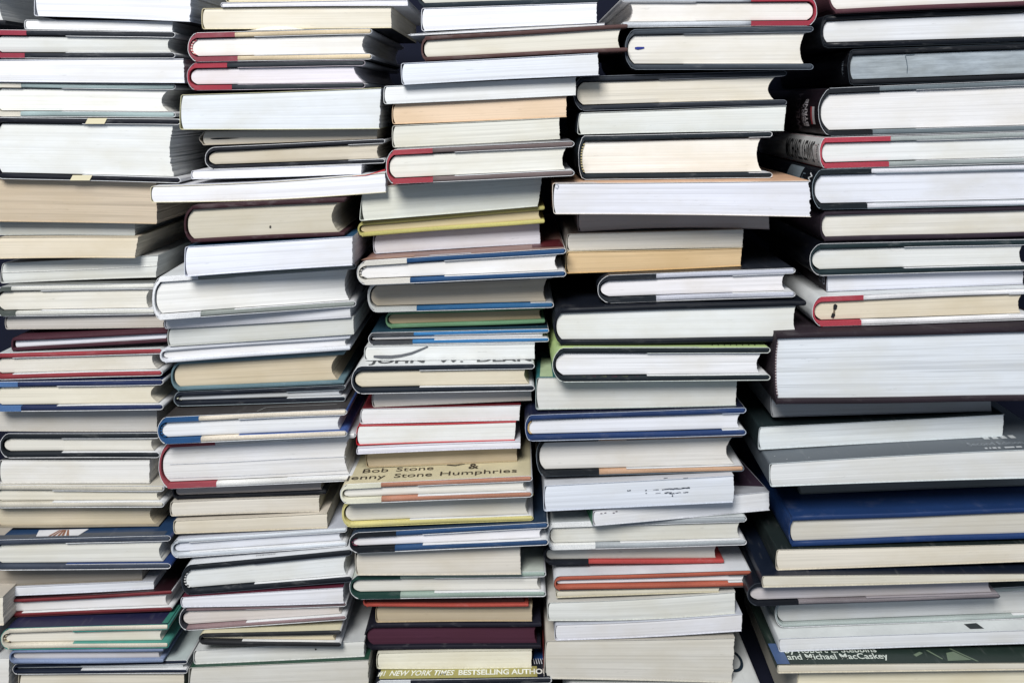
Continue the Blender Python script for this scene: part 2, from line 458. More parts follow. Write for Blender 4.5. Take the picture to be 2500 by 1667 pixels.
# ------------------------------------------------------------------ laying out a stack
TABLE = -0.545
STK = {}
def stack(phrase, group, rows, d_base=0.0, yaw0=0.0):
    prev = None
    for r in rows:
        kind, xl, ytl, ybl, xr, ytr, ybr, page, cov, look = r[:10]
        o = dict(r[10]) if len(r) > 10 else {}
        b = Book(); b.kind = kind; b.xl, b.xr = xl, xr; b.page = page; b.cov = cov; b.o = o; b.look = look
        b.sp = o.get('sp', 'L'); b.jacket = 'j' in o
        b.tb = o.get('tb', 0.0031) * 1.32; b.L = o.get('L', (0.236 if kind == 'hc' else 0.205) + rnd.uniform(-.012, .006))
        b.group = group
        b.yaw = math.radians(o.get('yaw', yaw0 + rnd.uniform(-.5, .5)))
        b.cmat = cloth(cov, o.get('cr', .72), o.get('wear', .45)) if kind == 'hc' else gloss(cov, o.get('cr', .42))
        b.smat = cloth(o['A'], .72, .35) if 'A' in o else b.cmat
        b.jmat = gloss(o['j'], o.get('jr', .36)) if b.jacket else None
        # distance of the front of the book
        if prev is None: d = o.get('d', 0) / 100 + d_base
        else:
            xa, xb = max(xl, prev.px[0]), min(xr, prev.px[3])
            ya = lambda x, q, i, j: q[i] + (q[j] - q[i]) * (x - q[0]) / (q[3] - q[0])
            me = (xl, ytl, ybl, xr, ytr, ybr)
            sl = [ya(x, me, 1, 4) - ya(x, prev.px, 2, 5) for x in (xa, xb)]
            s = min(sl) * .4 + sum(sl) / 2 * .6
            ym = sum(ya(x, me, 1, 4) for x in (xa, xb)) / 2
            pd = DB - prev.D
            want = d_base + (o['d'] / 100 if 'd' in o else rnd.uniform(-.002, .002))
            if ym - H > 60:
                px2m = DB / (ym - H)
                if s > 3 and not o.get('nosl'): d = DB - prev.D * (ym - s - H) / (ym - H)
                else: d = min(pd + 2.5 * px2m, max(pd - o.get('mx', 13) * px2m, want))
            else: d = want
            d = max(d_base - .03, min(d_base + o.get('dmax', 2.8) / 100, d))
        D = DB - d; b.D = D; b.px = (xl, ytl, ybl, xr, ytr, ybr)
        # a positive yaw swings the right-hand end of the front towards the camera
        k = (xr - CX) / F; X0 = (xl - CX) * D / F
        cs, sn = math.cos(b.yaw), -math.sin(b.yaw)
        W = (k * D - X0) / (cs - k * sn); DR = D + W * sn
        b.W = W
        Z = lambda y, dd: (H - y) * dd / F
        zbl, zbr, ztl, ztr = Z(ybl, D), Z(ybr, DR), Z(ytl, D), Z(ytr, DR)
        if o.get('last'): zbl = zbr = TABLE
        wv = 1.6 if kind == 'pb' else .6
        b.bt = -o.get('bt', rnd.uniform(-wv, wv)) * D / F; b.bb = -o.get('bb', rnd.uniform(-wv, wv)) * D / F
        XR = X0 + W * cs
        if prev is not None and not o.get('free'):
            xa, xb = max(X0, prev.XL), min(XR, prev.XR)
            gap = 9
            for i in range(9):
                x = xa + (xb - xa) * i / 8
                q = (x - prev.XL) / (prev.XR - prev.XL); up = prev.zbl + (prev.zbr - prev.zbl) * q + prev.bb * math.sin(math.pi * q)
                q = (x - X0) / (XR - X0); lo = ztl + (ztr - ztl) * q + b.bt * math.sin(math.pi * q)
                gap = min(gap, up - lo)
            sft = gap - 0.00015
            if abs(sft) > .004: print('SHIFT %-48s %.1f px  d=%.1f' % (look, sft * F / D, d * 100))
            ztl += sft; ztr += sft
        if min(ztl - zbl, ztr - zbr) < 0.0025: print('THIN', look, ztl - zbl, ztr - zbr)
        b.zbl, b.zbr, b.XL, b.XR = zbl, zbr, X0, XR
        b.org = (X0, D - DB, zbl)
        b.zb0, b.zb1, b.zt0, b.zt1 = 0.0, zbr - zbl, ztl - zbl, ztr - zbl
        b.d = d
        if prev is None: b.label = '%s, topmost of the %s' % (look, phrase)
        else: b.label = '%s under the %s, %s' % (look, prev.look, phrase)
        nw = len(b.label.split())
        if nw > 16: print('LONG', nw, b.label)
        build(b); BOOKS.append(b)
        if 'id' in o: STK[o['id']] = b
        prev = b
    return prev
# ------------------------------------------------------------------ setting
def slab(name, x0, x1, y0, y1, z0, z1, mat):
    bm = bmesh.new(); bmesh.ops.create_cube(bm, size=1)
    for v in bm.verts: v.co = ((x0 + x1) / 2 + v.co.x * (x1 - x0), (y0 + y1) / 2 + v.co.y * (y1 - y0), (z0 + z1) / 2 + v.co.z * (z1 - z0))
    o = link_mesh(name, bm, mat); o['kind'] = 'structure'; return o
dark = cloth((12, 20, 46), .9, 0.0)  # navy darkness of the gaps between stacks put into wall and table colour
slab('table_top', -1.1, 1.1, -0.12, 0.30, TABLE - .03, TABLE - .0001, dark)
slab('back_wall', -1.1, 1.1, 0.302, 0.33, TABLE - .03, 0.5, dark)
W_=(233,236,246); N_=(230,230,229); C_=(228,220,202); T_=(216,196,162); G_=(214,217,216); BL=(222,228,240); IV=(236,233,222)
hc, pb = 'hc', 'pb'
BK=(24,28,38); WH=(228,230,236)
S0 = stack('pile cut by left edge','books in the pile cut off by the left edge',[
 (hc,-420,-60,60,14,-60,62,G_,(20,24,34),'grey-edged hardcover',dict(d=-1)),
],0.0)
stack('low pile cut by left edge','books in the pile cut off by the left edge',[
 (pb,-420,1456,1530,8,1456,1526,C_,(200,190,175),'beige sliver of a book',dict(d=1)),
 (pb,-420,1530,1600,-6,1530,1600,G_,(60,70,80),'pale paperback edge',dict(d=.4)),
 (pb,-420,1600,1690,22,1598,1690,N_,(205,208,210),'greyish white book corner',dict(d=.8,last=1)),
],0.0)
stack('leftmost stack','books in the leftmost stack',[
 (pb,85,-62,40,468,-62,54,W_,(60,60,70),'thick white paperback',dict(d=.6,slant=.001,rag=2)),
 (pb,60,40,72,422,44,78,(236,238,243),(60,64,78),'narrower white paperback'),
 (hc,-22,72,143,425,78,143,G_,(34,40,50),'black-boarded hardcover with red spine cloth',dict(A=(165,35,65),q=(64,60),j=(210,215,222),fl=160)),
 (pb,-22,144,200,450,141,203,W_,(70,74,84),'lavender-white paperback'),
 (hc,-22,200,286,426,205,288,(236,237,234),(158,182,184),'hardcover with pale teal boards',dict(A=(220,214,198),q=(51,50),j=(60,66,66),fl=150,cav=.006,pr=.006)),
 (hc,-22,286,437,438,290,448,(228,232,234),(16,20,34),'very thick black hardcover',dict(j=(214,220,220),fl=200,rag=2.5,pr=.006,cav=.003,id='patch',lines=.8)),
 (pb,-22,438,541,383,446,547,(206,186,158),(120,110,100),'thick tan-edged paperback',dict(d=-.6,lines=1.6,slant=-.001,id='tan16')),
 (pb,-22,541,575,330,541,575,(196,200,198),(150,150,150),'thin grey paperback',dict(d=-1.6)),
 (pb,-8,575,632,334,574,630,(226,212,186),(205,190,165),'cream paperback',dict(d=.2,shear=.16)),
 (pb,3,633,692,384,613,677,(214,217,214),(190,192,190),'off-white tilted paperback',dict(d=-2.2,shear=.1,id='line110')),
 (hc,-16,697,774,377,689,768,(226,222,210),(214,214,206),'hardcover with scuffed off-white boards',dict(A=(78,86,82),q=(27,38),j=(120,124,122),fl=99)),
 (pb,13,774,804,400,768,799,(198,192,186),(150,146,140),'grey-edged thin paperback',dict(d=-1.5)),
 (hc,27,821,859,409,803,836,(226,228,240),(70,26,42),'slim maroon hardcover',dict(tb=.0028,c=1.2,pr=.002,cav=0,wear=.2)),
 (hc,-22,858,929,394,846,918,(222,216,204),(160,44,56),'red-boarded hardcover',dict(j=(205,212,214),fl=30,pr=.006,slant=-.002)),
 (hc,-22,930,1006,396,924,1001,(226,218,196),(28,46,92),'cream-paged hardcover with blue boards',dict(A=(66,112,170),q=(43,51),j=(24,40,80),fl=138,cav=.006,wear=.25)),
 (pb,-22,1007,1052,384,1001,1053,(204,200,194),(150,146,140),'grey shaded paperback',dict(d=-1.5)),
 (hc,-1,1053,1119,387,1052,1118,(220,216,204),(24,32,40),'dark-boarded hardcover',dict(j=(20,34,66),fl=150,pr=.005)),
 (pb,-2,1119,1180,366,1119,1179,(228,226,222),(40,44,50),'plain white paperback',dict(d=-.1,cr=.6)),
 (hc,-22,1181,1241,398,1184,1239,(224,218,200),(202,196,180),'buff-covered hardcover',dict(j=(214,208,192),fl=127,wear=.3)),
 (hc,-22,1242,1289,388,1240,1286,(206,192,162),(150,140,120),'brownish yellow-paged hardcover',dict(d=-1.2,tb=.0008,cav=.005)),
 (hc,-22,1314,1393,414,1303,1389,(224,223,214),(60,70,88),'slate hardcover with picture jacket',dict(j=(28,64,106),fl=160,fc=(24,58,120),id='pic121',cav=.004,pr=.006)),
 (pb,-12,1393,1431,348,1389,1416,(160,150,136),(60,60,60),'dim brown-paged paperback',dict(d=-1.8,mx=22)),
 (pb,3,1434,1455,376,1417,1437,(226,230,240),(215,218,228),'very thin white paperback',dict()),
 (hc,8,1456,1508,420,1433,1491,(226,224,226),(120,28,38),'hardcover with dark red boards',dict(d=-.6,wear=.15,cr=.5,j=(44,18,26),je=(90,40,44),fl=30,tb=.0019)),  # dark jacket colour stands in for the shadow over the cover top
 (hc,1,1532,1587,410,1521,1582,(228,222,206),(214,206,186),'cream hardcover in navy jacket',dict(j=(34,36,72),fl=177,fc=(60,160,145),id='navy125',je=(60,150,140),hb=((200,190,160),(90,70,60)))),
 (hc,22,1587,1621,399,1583,1618,(196,194,200),(126,146,186),'pale blue hardcover',dict(d=.6,tb=.0022)),
 (hc,30,1622,1647,457,1612,1644,(224,230,232),(20,32,54),'slim dark navy hardcover',dict(j=(190,205,206),fl=197,tb=.0024)),
 (pb,45,1649,1700,450,1648,1700,(222,214,194),(200,190,170),'beige bottom paperback',dict(last=1)),
],0.0)
stack('second stack','books in the second stack from the left',[
 (pb,552,-42,6,952,-42,1,(226,216,186),(214,200,130),'yellowish paperback',dict(d=0)),
 (pb,540,9,18,996,1,15,(234,234,244),(230,232,242),'slim white booklet',dict(d=.4)),
 (pb,493,19,72,956,14,69,(230,222,204),(40,44,56),'cream paperback',dict(d=.2,je=(216,205,170))),
 (hc,458,72,153,906,61,146,(238,236,235),(222,200,160),'tan-boarded hardcover with rosy spine',dict(A=(150,58,74),q=(573,580),j=(60,62,66),fl=620,hb=((170,70,80),(220,200,190)),pr=.005,d=.5,c=7,id='curl')),
 (hc,456,154,222,889,147,216,(230,224,234),(48,56,64),'charcoal hardcover with crimson spine',dict(A=(168,28,56),q=(554,566),j=(96,16,44),je=(190,180,190),fl=580,cav=.002,slant=-.004,pr=.005,d=.3)),
 (pb,440,226,317,929,209,315,(222,229,238),(96,104,110),'thick bluish-white paperback',dict(d=.6,rag=1.5,je=(200,196,160))),
 (pb,494,321,355,922,314,339,(212,202,184),(24,28,40),'folded thin paperback',dict(fold=1,d=-.6,bul=.003)),
 (hc,500,354,415,939,333,399,(206,195,174),(18,22,34),'black hardcover with greyish brown pages',dict(j=(20,24,36),fl=850,tb=.0022,d=0,rag=1.5)),
 (pb,467,416,438,883,401,425,(238,240,250),(238,240,250),'bright white thin paperback',dict(d=.2)),
 (pb,368,453,495,942,420,470,(236,238,248),(228,230,240),'wide white paperback',dict(bt=6,bb=6,d=1.2,je=(214,206,176),id='wide29')),
 (hc,449,497,595,842,478,577,(206,198,178),(58,24,34),'thick brown-paged hardcover with maroon boards',dict(d=-2.4,mx=26,cav=.006,pr=.006,tb=.0026,id='m210')),
 (pb,451,604,676,861,579,648,(230,234,248),(30,84,120),'thick white paperback with blue cover'),
 (hc,371,703,784,867,669,749,(236,236,234),(138,146,142),'white and grey-green hardcover',dict(A=(230,232,236),q=(482,488),j=(228,234,238),fl=570,yaw=-4,id='w212',c=6,dmax=1.9)),
 (pb,402,784,803,857,754,775,(214,216,224),(170,174,190),'lavender-grey paperback',dict(d=.4)),
 (pb,410,804,846,864,776,816,(208,211,208),(180,184,184),'plain grey paperback',dict(d=.2)),
 (hc,390,851,888,855,819,855,(232,233,240),(226,230,240),'slim glossy white hardcover',dict(cr=.35,wear=.05,c=5,tb=.0030)),
 (hc,417,884,957,841,859,939,(212,194,160),(94,128,140),'tan-paged hardcover with teal boards',dict(d=-.6,tb=.0026,cav=.006,wear=.6,pr=.006)),
 (hc,424,957,993,842,940,980,(190,196,204),(16,26,42),'slim navy hardcover with dotted headband',dict(j=(28,44,52),d=-.8,fl=700,hb=((210,212,190),(16,22,30)),je=(150,162,170))),
 (hc,384,1018,1086,845,998,1066,(228,230,234),(222,210,190),'cream-boarded hardcover with blue spine',dict(A=(16,84,140),q=(485,490),j=(62,58,58),fl=582,fc=(60,95,170),id='b218',hb=((30,90,140),(20,30,50)))),
 (hc,387,1091,1195,867,1065,1174,(232,232,236),(232,232,230),'thick white hardcover with rose spine',dict(A=(170,62,76),q=(525,528),j=(206,208,214),fl=700,lines=1.5,rag=2,id='r219',c=8)),
 (hc,420,1195,1221,797,1179,1206,(196,184,180),(18,22,32),'dark slim hardcover with pinkish pages',dict(d=-.9,tb=.0022)),
 (pb,416,1222,1260,780,1209,1249,(220,212,198),(196,188,176),'cream paperback with rounded corners',dict(d=-.4)),
 (pb,424,1262,1303,799,1244,1289,(222,212,192),(210,200,184),'beige paperback',dict(d=-.2)),
 (hc,417,1306,1364,846,1277,1334,(220,224,236),(206,214,224),'pale hardcover with lavender pages',dict(j=(190,196,212),fl=440,cr=.4,tb=.0024)),
 (hc,442,1377,1455,857,1338,1421,(226,230,231),(20,28,38),'white-jacketed black hardcover',dict(j=(226,230,236),d=1.2,fl=620,hb=((210,210,210),(20,24,30)),id='t224',je=(60,66,76))),
 (pb,442,1455,1482,839,1431,1472,(230,231,240),(96,26,50),'small white paperback with maroon cover',dict(d=.4)),
 (hc,437,1484,1541,845,1471,1513,(218,208,202),(146,118,122),'hardcover with mauve boards',dict(A=(40,42,52),j=(190,192,198),fl=600,d=.2,tb=.0022)),
 (hc,485,1540,1574,832,1532,1579,(222,206,168),(40,42,46),'buff-paged slim dark hardcover',dict(j=(222,214,176),je=(50,50,52),fl=590,d=-.2,tb=.0022)),
 (pb,473,1578,1621,890,1554,1602,(222,224,222),(200,204,206),'greyish white paperback',dict(d=-.4,id='p228')),
 (pb,461,1628,1700,900,1609,1700,(216,214,206),(24,72,54),'green-covered bottom paperback',dict(last=1)),
],0.0)
stack('middle stack','books in the middle stack',[
 (hc,1016,-62,20,1462,-72,7,(222,222,212),(30,46,58),'dark slate hardcover',dict(d=0)),
 (pb,1029,22,77,1458,8,57,(238,240,250),(214,220,226),'bright white paperback',dict(d=.2)),
 (pb,1001,78,88,1477,51,62,(238,240,246),(232,235,242),'folded white pamphlet',dict(d=.3,bul=.002)),
 (hc,1028,89,151,1533,58,127,(224,219,204),(88,58,56),'cream-paged brown hardcover',dict(tb=.0028,d=.5,c=3.5,pr=.006)),
 (pb,980,153,208,1462,128,184,(224,230,242),(80,90,110),'bluish-white paperback',dict(d=.9)),
 (pb,937,211,255,1407,189,233,(230,233,236),(100,106,120),'smooth white paperback',dict(d=.2,shear=.02)),
 (pb,958,256,304,1384,236,286,(236,204,168),(226,196,164),'peach-edged paperback',dict(d=-.2,shear=.01)),
 (pb,958,307,361,1367,287,340,(224,224,214),(200,202,196),'off-white paperback',dict(d=0,lines=1.4)),
 (hc,942,366,452,1400,344,430,(230,229,220),(112,96,96),'taupe hardcover with red spine',dict(A=(180,50,68),q=(1056,1057),j=(110,112,120),fl=1110,pr=.006,c=6,d=.5)),
 (pb,882,460,540,1318,431,504,(222,226,218),(190,140,130),'thick pale paperback leaning right',dict(shear=.12,d=.45,cav=-.001)),
 (hc,873,543,580,1330,504,546,(216,196,144),(200,192,92),'slim yellow hardcover',dict(wear=.5,tb=.0031,c=4,pr=.004)),
 (pb,912,577,620,1319,548,595,(212,211,222),(90,50,56),'lavender-paged paperback',dict(d=-1.0)),
 (hc,871,636,698,1380,604,676,(238,237,240),(16,76,128),'blue-boarded hardcover with off-white spine',dict(A=(226,222,212),q=(993,1001),j=(150,110,100),fl=1085,hb=((40,40,44),(210,205,195)),pr=.006,id='b312',c=7,wear=.2)),
 (hc,897,699,764,1350,679,752,(208,194,170),(16,104,160),'shaded blue hardcover with grey-white spine',dict(A=(205,208,204),q=(1010,1017),d=-.6,pr=.005,j=(210,214,214),fl=1335,wear=.2)),
 (hc,941,766,804,1331,753,790,(190,166,124),(96,148,104),'green-boarded slim hardcover',dict(d=-1.6,tb=.0028)),
 (hc,899,810,844,1340,800,835,(238,238,242),(20,120,184),'slim bright blue hardcover with charcoal spine',dict(A=(62,66,72),q=(1010,1007),j=(30,70,90),fl=1060,tb=.0030,wear=.15,d=.1)),
 (pb,890,844,880,1306,837,876,(226,230,231),(214,218,218),'white paperback with grey swoosh',dict(d=-.5,id='sw')),
 (hc,858,893,963,1303,886,955,(222,210,182),(22,34,48),'cream-paged black hardcover in white jacket',dict(j=(230,234,236),fl=1024,id='jd',c=7,pr=.005,slant=-.0015)),
 (pb,909,965,994,1299,957,977,(218,214,208),(200,198,194),'thin off-white paperback',dict(d=-.7)),
 (pb,880,989,1035,1270,980,1026,(230,231,235),(120,18,32),'white paperback with dark red cover',dict(d=.1,shear=.1)),
 (pb,871,1039,1087,1259,1029,1075,(230,231,229),(196,32,44),'white paperback with bright red cover',dict(d=.5,shear=.06,ce=1)),
 (pb,871,1090,1109,1271,1074,1094,(232,232,244),(220,222,234),'thin lavender-white paperback',dict(d=.4)),
 (pb,894,1110,1141,1263,1095,1126,(204,184,148),(160,150,120),'dull tan paperback',dict(d=-1.2)),
 (hc,830,1180,1232,1298,1159,1214,(232,228,218),(186,122,92),'copper hardcover in cream lettered jacket',dict(A=(222,220,196),q=(930,931),j=(214,202,160),fl=1020,id='bs',tb=.0029)),
 (hc,834,1234,1289,1301,1215,1271,(224,220,208),(212,200,112),'pale yellow hardcover',dict(j=(214,204,116),fl=1000,je=(222,214,150),tb=.0026)),
 (hc,852,1297,1352,1337,1271,1331,(236,234,240),(28,74,122),'blue-boarded hardcover with black spine cloth',dict(A=(20,26,34),q=(967,964),j=(36,58,84),fl=1032,hb=((120,60,80),(20,24,30)),c=7)),
 (pb,868,1353,1404,1271,1337,1402,(222,214,200),(206,200,186),'light tan paperback',dict(d=.5)),
 (hc,853,1405,1464,1331,1397,1457,(226,223,213),(150,174,162),'grey-green hardcover with dark green spine',dict(A=(18,66,58),q=(977,977),j=(196,206,196),fl=1060,c=8,d=.1,slant=-.001)),
 (hc,886,1465,1482,1291,1462,1482,(80,40,36),(186,62,42),'slim orange-red hardcover',dict(d=-.6,tb=.0022,nopage=0)),
 (pb,918,1485,1519,1300,1483,1516,(196,178,146),(150,130,100),'tan-paged short paperback',dict(d=-1.2)),
 (hc,889,1521,1588,1322,1518,1584,(84,38,62),(18,18,36),'navy hardcover with maroon-stained pages',dict(d=-.6,tb=.0028,lines=1.2,pr=.004)),
 (pb,920,1593,1632,1299,1586,1629,(232,228,208),(220,216,196),'small cream paperback',dict(d=-.4)),
 (hc,908,1658,1700,1345,1652,1700,(214,214,214),(20,26,40),'bottom hardcover with olive lettered band',dict(A=(224,228,232),q=(1002,1002),j=(30,36,48),last=1,id='ny')),
],0.0)
stack('fourth stack','books in the fourth stack from the left',[
 (hc,1520,-8,68,1995,-10,64,(238,234,232),(202,208,218),'grey hardcover with red spine at right',dict(sp='R',A=(168,28,58),q=(1834,1834),j=(60,50,50),fl=1700,d=-.3,pr=.006)),
 (hc,1526,85,171,1984,77,171,(230,226,218),(56,66,78),'charcoal hardcover with pen mark',dict(j=(22,26,36),fl=1670,id='pen',c=7,pr=.006,d=-.1,je=(120,130,142))),
 (hc,1401,184,272,1919,169,258,(228,220,203),(34,42,54),'black hardcover with concave cream pages',dict(j=(22,28,40),d=-.8,fl=1610,cav=.006,pr=.009,c=7,je=(120,126,136))),
 (pb,1412,274,329,1918,257,320,(222,226,223),(40,50,64),'pale green-tinged paperback',dict(d=-.2,shear=.1)),
 (hc,1412,333,440,1884,322,435,(240,237,230),(20,34,44),'thick ivory-paged black hardcover',dict(j=(24,38,50),hb=((214,200,150),(40,46,50)),fl=1870,c=4,pr=.008,d=.3)),
 (pb,1350,446,523,1979,440,530,(228,231,246),(228,176,134),'wide orange-covered paperback',dict(bb=-2,d=1.3,rag=2.4,je=(230,222,212),id='or45',yaw=1.5)),
 (pb,1411,527,566,1879,529,560,(200,188,184),(140,132,128),'grey-brown paperback',dict(d=-.9,bb=-7,bt=-3)),
 (pb,1384,568,613,1815,557,604,(220,214,202),(196,190,180),'stone-coloured paperback',dict(d=-.3,bb=-1)),
 (pb,1382,614,668,1811,605,650,(224,188,130),(214,196,160),'golden tan paperback',dict(d=0,shear=.05,lines=1.3)),
 (hc,1459,670,742,1940,651,726,(236,233,238),(190,194,210),'silvery-boarded hardcover with black spine',dict(A=(26,34,44),q=(1603,1603),j=(30,36,48),fl=1790,c=9,pr=.007,cr=.4,yaw=2)),
 (hc,1352,751,844,1969,732,835,(230,234,234),(14,20,32),'large black leathery hardcover',dict(c=6,pr=.007,wear=.2,cr=.5,tb=.0034)),
 (hc,1349,846,934,1879,845,929,(236,237,242),(22,34,42),'black hardcover in lime green jacket',dict(j=(186,216,126),fl=1580,c=8,lines=1.7,rag=2,pr=.007,d=.6,je=(224,230,226),id='lime')),
 (pb,1309,925,1000,1799,929,990,(218,219,216),(16,104,110),'grey paperback with teal cover',dict(d=-.5,je=(180,190,188),id='teal')),
 (hc,1282,1012,1078,1820,993,1063,(230,233,244),(24,58,112),'royal blue hardcover',dict(j=(24,30,60),fl=1790,c=4,wear=.3,hb=((200,170,120),(190,160,110)),je=(190,200,220))),
 (hc,1309,1080,1164,1815,1065,1151,(224,220,214),(212,164,124),'tan-boarded hardcover with black spine',dict(A=(18,24,32),q=(1460,1463),j=(22,26,36),fl=1530,c=6,cav=.006,pr=.008,d=-.2,rag=1.5,je=(120,130,140))),
 (pb,1328,1181,1248,1791,1156,1226,(222,229,242),(206,210,220),'white paperback with ink smudges',dict(d=.2,id='smudge',cav=-.001)),
 (pb,1448,1248,1284,1879,1200,1245,(230,232,238),(166,170,180),'floppy white paperback with green spine',dict(id='grn',d=1.0,bt=-2,yaw=-6)),
 (hc,1336,1266,1344,1821,1250,1331,(220,220,212),(168,176,182),'white and grey hardcover',dict(A=(228,230,230),q=(1454,1454),j=(206,214,216),fl=1515,d=-1.4,c=4)),
 (hc,1328,1345,1379,1768,1335,1376,(214,210,200),(184,50,46),'red hardcover with black spine cloth',dict(A=(16,22,34),q=(1437,1437),d=-1.2,tb=.0028,c=5,pr=.006)),
 (hc,1352,1400,1443,1834,1385,1433,(238,236,240),(184,84,54),'slim rust-coloured hardcover',dict(j=(226,230,238),fl=1820,c=4,je=(90,80,80),wear=.3)),
 (pb,1358,1444,1459,1757,1434,1445,(222,214,190),(206,198,176),'very thin cream paperback',dict(d=-.1)),
 (pb,1337,1458,1515,1796,1432,1497,(224,226,221),(206,204,198),'off-white sagging paperback',dict(bt=4,bb=6,d=.1)),
 (pb,1355,1516,1563,1812,1490,1540,(230,231,240),(196,202,216),'clean white paperback',dict(bt=4,bb=3,d=.6)),
 (pb,1330,1548,1656,1792,1541,1667,(220,216,205),(198,192,180),'thickest off-white paperback',dict(d=.2,rag=2,id='thk')),
 (hc,1378,1664,1720,1857,1660,1720,(220,220,220),(24,74,100),'teal bottom hardcover with ring on cover',dict(last=1,j=(222,226,226),je=(30,76,100),id='ring',d=.4)),
],0.0)
stack('rightmost stack','books in the rightmost stack',[
 (hc,2022,-62,35,2560,-72,12,(238,233,230),(86,44,56),'dark maroon hardcover',dict(d=.1,wear=.15)),
 (hc,2004,41,119,2560,17,103,(228,231,238),(12,18,28),'black hardcover with white pages',dict(d=-.6,c=4,cr=.4,j=(12,18,26),je=(26,36,44),fl=2500)),
 (hc,2070,120,210,2580,101,192,(170,184,196),(12,18,28),'black hardcover with mottled silver pages',dict(d=-.6,mottle=.3,j=(10,12,20),je=(40,50,60),c=3,id='sil',fl=2540)),
 (hc,1998,214,334,2580,190,319,(234,233,235),(106,120,128),'thick hardcover in black-brown jacket',dict(A=(20,26,34),q=(2149,2132),j=(26,14,24),fl=2240,c=9,lines=1.3,id='we',je=(196,200,206))),
 (hc,2001,336,413,2580,320,398,(230,233,234),(160,170,170),'silver-jacketed hardcover with red spine',dict(A=(196,44,72),q=(2176,2172),j=(206,208,210),fl=2240,id='ml',c=4)),
 (hc,1983,414,513,2580,400,500,(226,230,243),(228,230,240),'lavender-paged hardcover in black jacket',dict(A=(16,28,36),q=(2129,2119),j=(14,18,28),c=7,id='w55',fl=2140,je=(150,165,175))),
 (hc,2002,516,591,2580,501,577,(228,224,214),(48,36,50),'aubergine hardcover',dict(c=4,wear=.15)),
 (hc,1977,592,675,2522,580,661,(226,228,226),(20,44,50),'dark green hardcover in black jacket',dict(j=(12,16,28),c=8,fl=2210,pr=.007,d=.5)),
 (pb,2019,676,712,2500,661,694,(220,224,238),(40,24,36),'pale blue-edged paperback with dark spine',dict(d=-.1,id='gi',round=0,je=(190,194,206))),
 (hc,1983,723,799,2522,701,781,(228,214,186),(236,236,240),'white hardcover with red spine cloth',dict(A=(184,44,66),q=(2109,2104),j=(224,229,232),c=7,fl=2500,pr=.008,id='ink')),
 (hc,1888,815,989,2600,796,979,(222,229,238),(42,30,40),'huge dictionary-like dark maroon hardcover',dict(c=2.5,hb=((190,180,180),(70,40,50)),lines=1.7,rag=2.5,tb=.0036,id='dict',wear=.2)),
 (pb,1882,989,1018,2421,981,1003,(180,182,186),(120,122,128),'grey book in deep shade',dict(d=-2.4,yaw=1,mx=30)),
 (pb,1852,1034,1098,2451,1003,1065,(220,228,233),(34,50,54),'white paperback with dark green cover',dict(d=-1.2)),
 (pb,1879,1134,1188,2600,1096,1165,(222,224,225),(96,106,116),'wide slate-covered lettered paperback',dict(id='sec',bt=-3,bb=-2,je=(214,222,224))),
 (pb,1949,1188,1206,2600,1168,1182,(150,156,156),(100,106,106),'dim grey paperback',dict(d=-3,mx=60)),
 (hc,1925,1257,1336,2600,1232,1313,(216,212,202),(16,56,112),'big bright blue hardcover',dict(c=3,lines=1.5,tb=.0032,wear=.25,cr=.5)),
 (pb,1895,1338,1392,2600,1321,1367,(230,221,203),(30,42,42),'cream paperback with dark green spine',dict(d=.2)),
 (pb,1861,1403,1434,2600,1397,1414,(222,216,198),(16,28,48),'thin cream paperback with navy cover',dict(d=.7)),
 (hc,1825,1435,1481,2442,1417,1461,(208,202,208),(132,124,130),'mauve-grey hardcover with black spine cloth',dict(A=(14,20,32),q=(1951,1951),j=(16,22,34),c=8,d=.3,tb=.0022,fl=2118,pr=.006,je=(70,76,86),fc=(176,168,176))),
 (hc,1892,1483,1534,2530,1450,1510,(214,217,219),(172,186,184),'pale sage hardcover',dict(d=-.8,mx=24,tb=.0022,j=(120,136,130),fl=2500)),
 (pb,1901,1555,1591,2600,1531,1568,(224,228,236),(222,228,230),'glossy white-covered paperback',dict(id='wcov')),
 (pb,1898,1616,1643,2600,1610,1634,(224,217,198),(36,54,48),'cream-paged paperback with dark green lettered cover',dict(id='steb',dmax=5)),
 (pb,1945,1646,1700,2600,1637,1700,(240,230,196),(226,222,206),'yellowish bottom paperback',dict(last=1,d=.6)),
],0.0,2.2)

# ------------------------------------------------------------------ marks, prints and lettering
def edge_tape(b, x0, x1, y0, y1, col):
    bm = bmesh.new()
    pts = [(x0 - 2, y1), (x0 + 5, y0), (x1 + 3, y0), (x1 - 4, y1)]
    keep = b.yface; b.yface = 0.0
    bm.faces.new([bm.verts.new(face_pt(b, x, y, 0.0007)) for x, y in pts]); b.yface = keep
    return link_mesh('paper_tape', bm, paper(col, .5), b.root)
b = STK['patch']
edge_tape(b, 209, 258, 289, 303, (226, 216, 176)); edge_tape(b, 172, 222, 428, 441, (226, 216, 176))
b = STK['line110']; stroke(b, [(5, 665), (120, 661), (250, 656), (382, 648)], 2.0, (236, 236, 232), 'loose_sheet')
b = STK['pic121']
top_patch(b, [(82, .004), (186, .004), (196, .016), (72, .016)], (222, 224, 232))
for i, (xa, xb) in enumerate(((112, 124), (122, 130), (134, 134), (144, 138), (156, 144))):
    top_patch(b, [(xa, .004), (xa + 7, .004), (xb + 4, .015), (xb, .015)], (150, 92, 62), 'printed_picture', .0004, 2)
top_patch(b, [(-20, .0012), (400, .0012), (400, .0085), (-20, .0085)], (70, 80, 96), 'printed_band', .0001)
b = STK['navy125']; top_patch(b, [(394, .001), (409, .001), (409, .03), (398, .03)], (20, 130, 112), 'printed_band', .0003, 2)
b = STK['wide29']; stroke(b, [(860, 430.5), (893, 428), (920, 421), (941, 414.5)], [.6, 1.6, 2.6, 3.2], (190, 30, 44), 'red_cover_edge')
